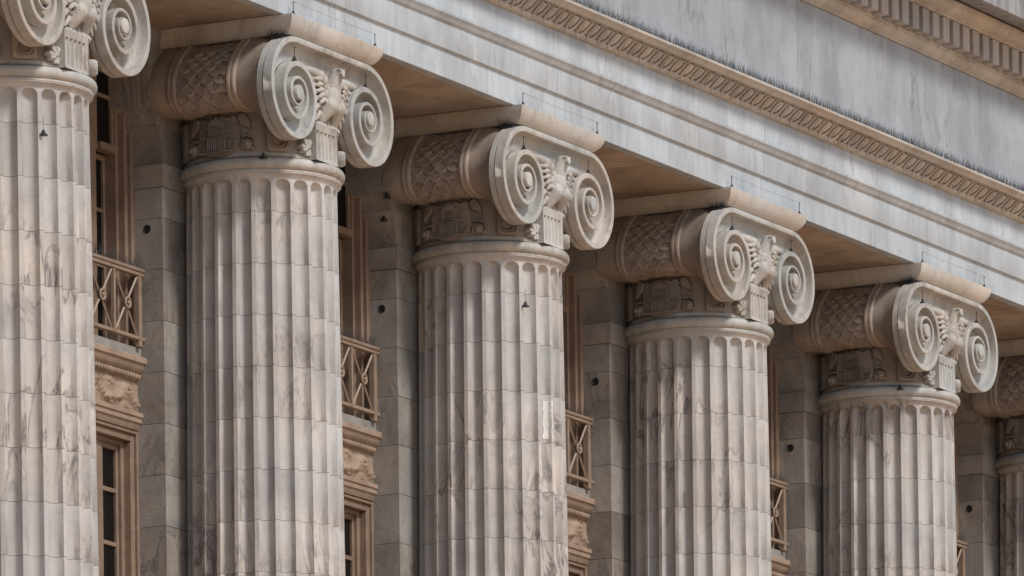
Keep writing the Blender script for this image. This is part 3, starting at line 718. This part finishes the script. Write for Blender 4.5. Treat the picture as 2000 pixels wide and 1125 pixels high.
# one egg with its shell and dart; local x along the wall, slope from (y-.67,z1.692) to (-.765,1.77)
def slope_pt(x, u, d):
    # u 0 bottom .. 1 top on the curved bed, d outwards
    y = -.646 - .092 * u; z = 1.700 + .078 * u
    return (x, y - .70 * d, z - .71 * d)
mb = MB(); rows = []
for i in range(13):
    v = i / 12; prof_ = math.sqrt(max(0, 1 - ((v - .62) / .66) ** 2)); hw = .037 * prof_ + .001
    rows.append([slope_pt(hw * math.sin(R_(w * 15)), .0 + 1.02 * v, .044 * prof_ * math.cos(R_(w * 15)) - .004) for w in range(-6, 7)])
mb.rows(rows)
def utube(w, r, dd):
    pts = [slope_pt(-w * .90, 1.02, dd)] + [slope_pt(w * math.cos(math.pi + math.pi * i / 16), .52 + .66 * math.sin(math.pi + math.pi * i / 16), dd) for i in range(17)] + [slope_pt(w * .90, 1.02, dd)]
    mb.tube(pts, [r * .7] + [r * (.75 + .5 * math.sin(math.pi * i / 16)) for i in range(17)] + [r * .7], 6)
utube(.061, .0100, .030)
mb.rows([[slope_pt(.09 - w_, u, -.004), slope_pt(.09 - w_ * .3, u, d_), slope_pt(.09 + w_ * .3, u, d_), slope_pt(.09 + w_, u, -.004)] for u, w_, d_ in ((-.12, .003, .02), (.15, .012, .030), (.25, .016, .034), (.34, .006, .028), (1.02, .008, .030))])
egm = mb.mesh('egg_carving', M['mould'], 40)
x = -3.0; 
k = 0
while x < 19:
    link('egg_carving', egm, ent, (x, 0, EL[2])); x += .18; k += 1
# frieze slabs
jx = [-9, -5.6, -3.2, -.9, 1.6, 4.1, 6.543, 7.907, 10.105, 11.438, 13.7, 15.9, 18.4, 21, 24]
for a, b_ in zip(jx, jx[1:]):
    mb = MB(); mb.bbox(a + .003, b_ - .003, -.58, -.2, 1.84, 2.738, .005); part('frieze_slab', mb, M['frieze'], ent, None, EL)
mb = MB(); mb.box(-9, 24, -.55, .9, 1.66, 3.6); part('core', mb, M['archi'], ent, None, EL)
# bed moulding, dentils, cornice
bedm = [(-.3, 2.74), (-.586, 2.740), (-.592, 2.745)] + [(-.600, 2.752), (-.615, 2.760), (-.635, 2.776), (-.650, 2.796), (-.656, 2.812), (-.672, 2.814), (-.674, 2.832), (-.3, 2.832)]
mb = MB(); mb.prism(bedm, .001, BAY - .001); me = mb.mesh('bed_moulding', M['mould'], 35)
for n in range(-2, 7): link('bed_moulding', me, ent, (n * BAY + .4, 0, EL[2]))
mb = MB(); mb.box(-9, 24, -.672, -.3, 2.834, 3.04); part('dentil_backing', mb, M['mould'], ent, None, EL)
mb = MB(); mb.bbox(-.062, .062, -.770, -.66, 2.836, 3.036, .004); dm = mb.mesh('dentil', M['dentil'])
x = 5.0
while x < 18.5: link('dentil', dm, ent, (x, 0, EL[2])); x += .2
cor = [(-.3, 3.038), (-.778, 3.038), (-.780, 3.056), (-.792, 3.060)] + [(-.800, 3.064), (-.825, 3.072), (-.850, 3.088), (-.868, 3.110), (-.874, 3.128), (-.890, 3.130), (-.892, 3.146), (-.3, 3.146)]
mb = MB(); mb.prism(cor, .001, BAY - .001); me = mb.mesh('cornice_moulding', M['mould'], 35)
for n in range(-1, 6): link('cornice_moulding', me, ent, (n * BAY + 1.3, 0, EL[2]))
mb = MB(); mb.prism([(-.3, 3.148), (-.86, 3.148), (-.862, 3.166), (-1.05, 3.150), (-1.052, 3.138), (-1.105, 3.136), (-1.11, 3.14), (-1.11, 3.52), (-.3, 3.52)], .002, BAY - .002); me = mb.mesh('corona_block', M['corona'], 30)
for n in range(-1, 6): link('corona_block', me, ent, (n * BAY + 2.2, 0, EL[2]))
mb = MB(); mb.prism([(.3, 3.522), (-1.08, 3.522), (-1.12, 3.56), (-1.20, 3.62), (-1.25, 3.70), (-1.26, 3.76), (.3, 3.80)], -9, 24); part('crown_moulding', mb, M['mould'], ent, 35, EL)
# moulding at the head of the wall under the soffit
mb = MB(); mb.prism([(1.04, .974), (.425, .974), (.428, .95), (.437, .918), (.453, .888), (.475, .862), (.497, .846), (.51, .845), (.51, .832), (1.04, .832)], -9, 24); part('wall_moulding', mb, M['pilaster'], ent, 25, EL)

# bird spikes along the ledge
mb = MB(); rnd = random.Random(11); x = 2.0
while x < 17:
    for yy in (-.815, -.795, -.77, -.745, -.72):
        xx = x + rnd.uniform(-.008, .008); h = rnd.uniform(.06, .10) if noise.noise(Vector((x * 1.3, 0, 0))) > -.45 else rnd.uniform(.03, .05); dy = rnd.uniform(-.035, .02); dx = rnd.uniform(-.035, .035); q = .0020; z0 = 1.826
        mb.add([(xx - q, yy - q, z0), (xx + q, yy - q, z0), (xx, yy + q, z0), (xx + dx, yy + dy, z0 + h)], [(0, 1, 3), (1, 2, 3), (2, 0, 3)])
    x += .017
o = part('bird_spikes', mb, M['spike']); o['kind'] = 'stuff'; o['label'] = 'dense dark row of bird spikes along the ledge above the egg moulding'; o['category'] = 'bird spikes'

# ------------------------------------------------------------------ bird wires on posts
def spring(mb, p, r=.016):
    x, y, z = p; pts = []
    for i in range(29):
        a = 2 * math.pi * i / 7; pts.append((x + r * (1 - i / 40) * math.cos(a), y + r * (1 - i / 40) * math.sin(a), z + .0011 * i))
    mb.tube(pts, .003, 4)
def bird_wire(a, b_, label, h=.10, group='bird wires on the capitals'):
    root = thing('bird_wire', label, 'bird wire', a, group)
    rel = Vector(b_) - Vector(a)
    for q in (Vector((0, 0, 0)), rel):
        mb = MB(); mb.tube([q + Vector((0, 0, -.004)), q + Vector((0, 0, h))], .003, 5); mb.tube([q + Vector((0, 0, h)), q + Vector((.02, 0, h - .004))], .003, 4)
        pst = part('post', mb, M['dark'], root, 30); mb = MB(); spring(mb, (0, 0, 0)); mb.lathe([(.001, .004), (.022, .003), (.022, -.006)], 10); part('spring', mb, M['dark'], pst, 30, q)
    mb = MB(); mb.tube([Vector((0, 0, h)), rel / 2 + Vector((0, 0, h - .006)), rel + Vector((0, 0, h))], .0012, 4); part('wire', mb, M['wire'], root, 30)
    return root
for k, n in enumerate(range(-1, 5)):
    if n >= 0:
        bird_wire((n * BAY - .62, -.622, .972), (n * BAY + .62, -.622, .972), 'thin wire on two posts along the abacus of the %s column%s' % (ORD[k], '' if k == 5 else ' from the left'))
    bird_wire((n * BAY - .545, -.585, .664), (n * BAY + .535, -.585, .664), 'thin wire on posts atop the volute coils of the %s column%s' % (ORD[k], '' if k in (0, 5) else ' from the left'))

def fallen_spring(p, label, rod=.12):
    root = thing('bird_wire_post', label, 'wire post', p, 'loose bird wire posts')
    mb = MB(); mb.tube([(0, 0, 0), (0, 0, rod)], .0022, 5); part('rod', mb, M['wire'], root, 30)
    mb = MB(); spring(mb, (0, 0, 0), .018); mb.lathe([(.001, .006), (.030, -.002), (.030, -.010), (.001, -.012)], 12); part('spring', mb, M['dark'], root, 30)
    return root
def on_shaft(n, adeg, z, r): return (n * BAY + r * math.cos(R_(adeg)), r * math.sin(R_(adeg)), z)
fallen_spring(on_shaft(-1, 235, -.457, .56), 'loose wire post dangling in a flute of the leftmost column')
fallen_spring(on_shaft(0, 210.5, .0, .612), 'loose wire post resting on the neck ring of the second column from the left', .30)
fallen_spring(on_shaft(1, 236, -.473, .56), 'loose wire post dangling in a flute of the third column from the left')
fallen_spring(on_shaft(3, 215, -.02, .614), 'loose wire post resting on the neck ring of the fifth column from the left', .25)
fallen_spring((BAY - .80, .455, .365), 'loose wire post hanging beside the pilaster behind the third column', .16)
fallen_spring((BAY - .68, .55, .22), 'lower loose wire post hanging on the flank of the pilaster behind the third column', .10)
for k, n in enumerate(range(-1, 5)):
    rnd = random.Random(40 + n); mb = MB()
    for i in range(34):
        x = rnd.uniform(-.03, .03); y = rnd.uniform(-.07, .05); q = .0022
        mb.add([(x - q, y - q, 0), (x + q, y - q, 0), (x, y + q, 0), (x + rnd.uniform(-.05, .03), y + rnd.uniform(-.04, .04), rnd.uniform(.03, .075))], [(0, 1, 3), (1, 2, 3), (2, 0, 3)])
    mb.bbox(-.03, .03, -.07, .05, -.012, .003, .003)
    o = part('bird_spikes', mb, M['dark'], None, None, (n * BAY - .66, -.50, .815)); o['category'] = 'bird spikes'; o['group'] = 'spike tufts under the abacus corners'
    o['label'] = 'small black spike tuft under the abacus corner of the %s column%s' % (ORD[k], '' if k in (0, 5) else ' from the left')
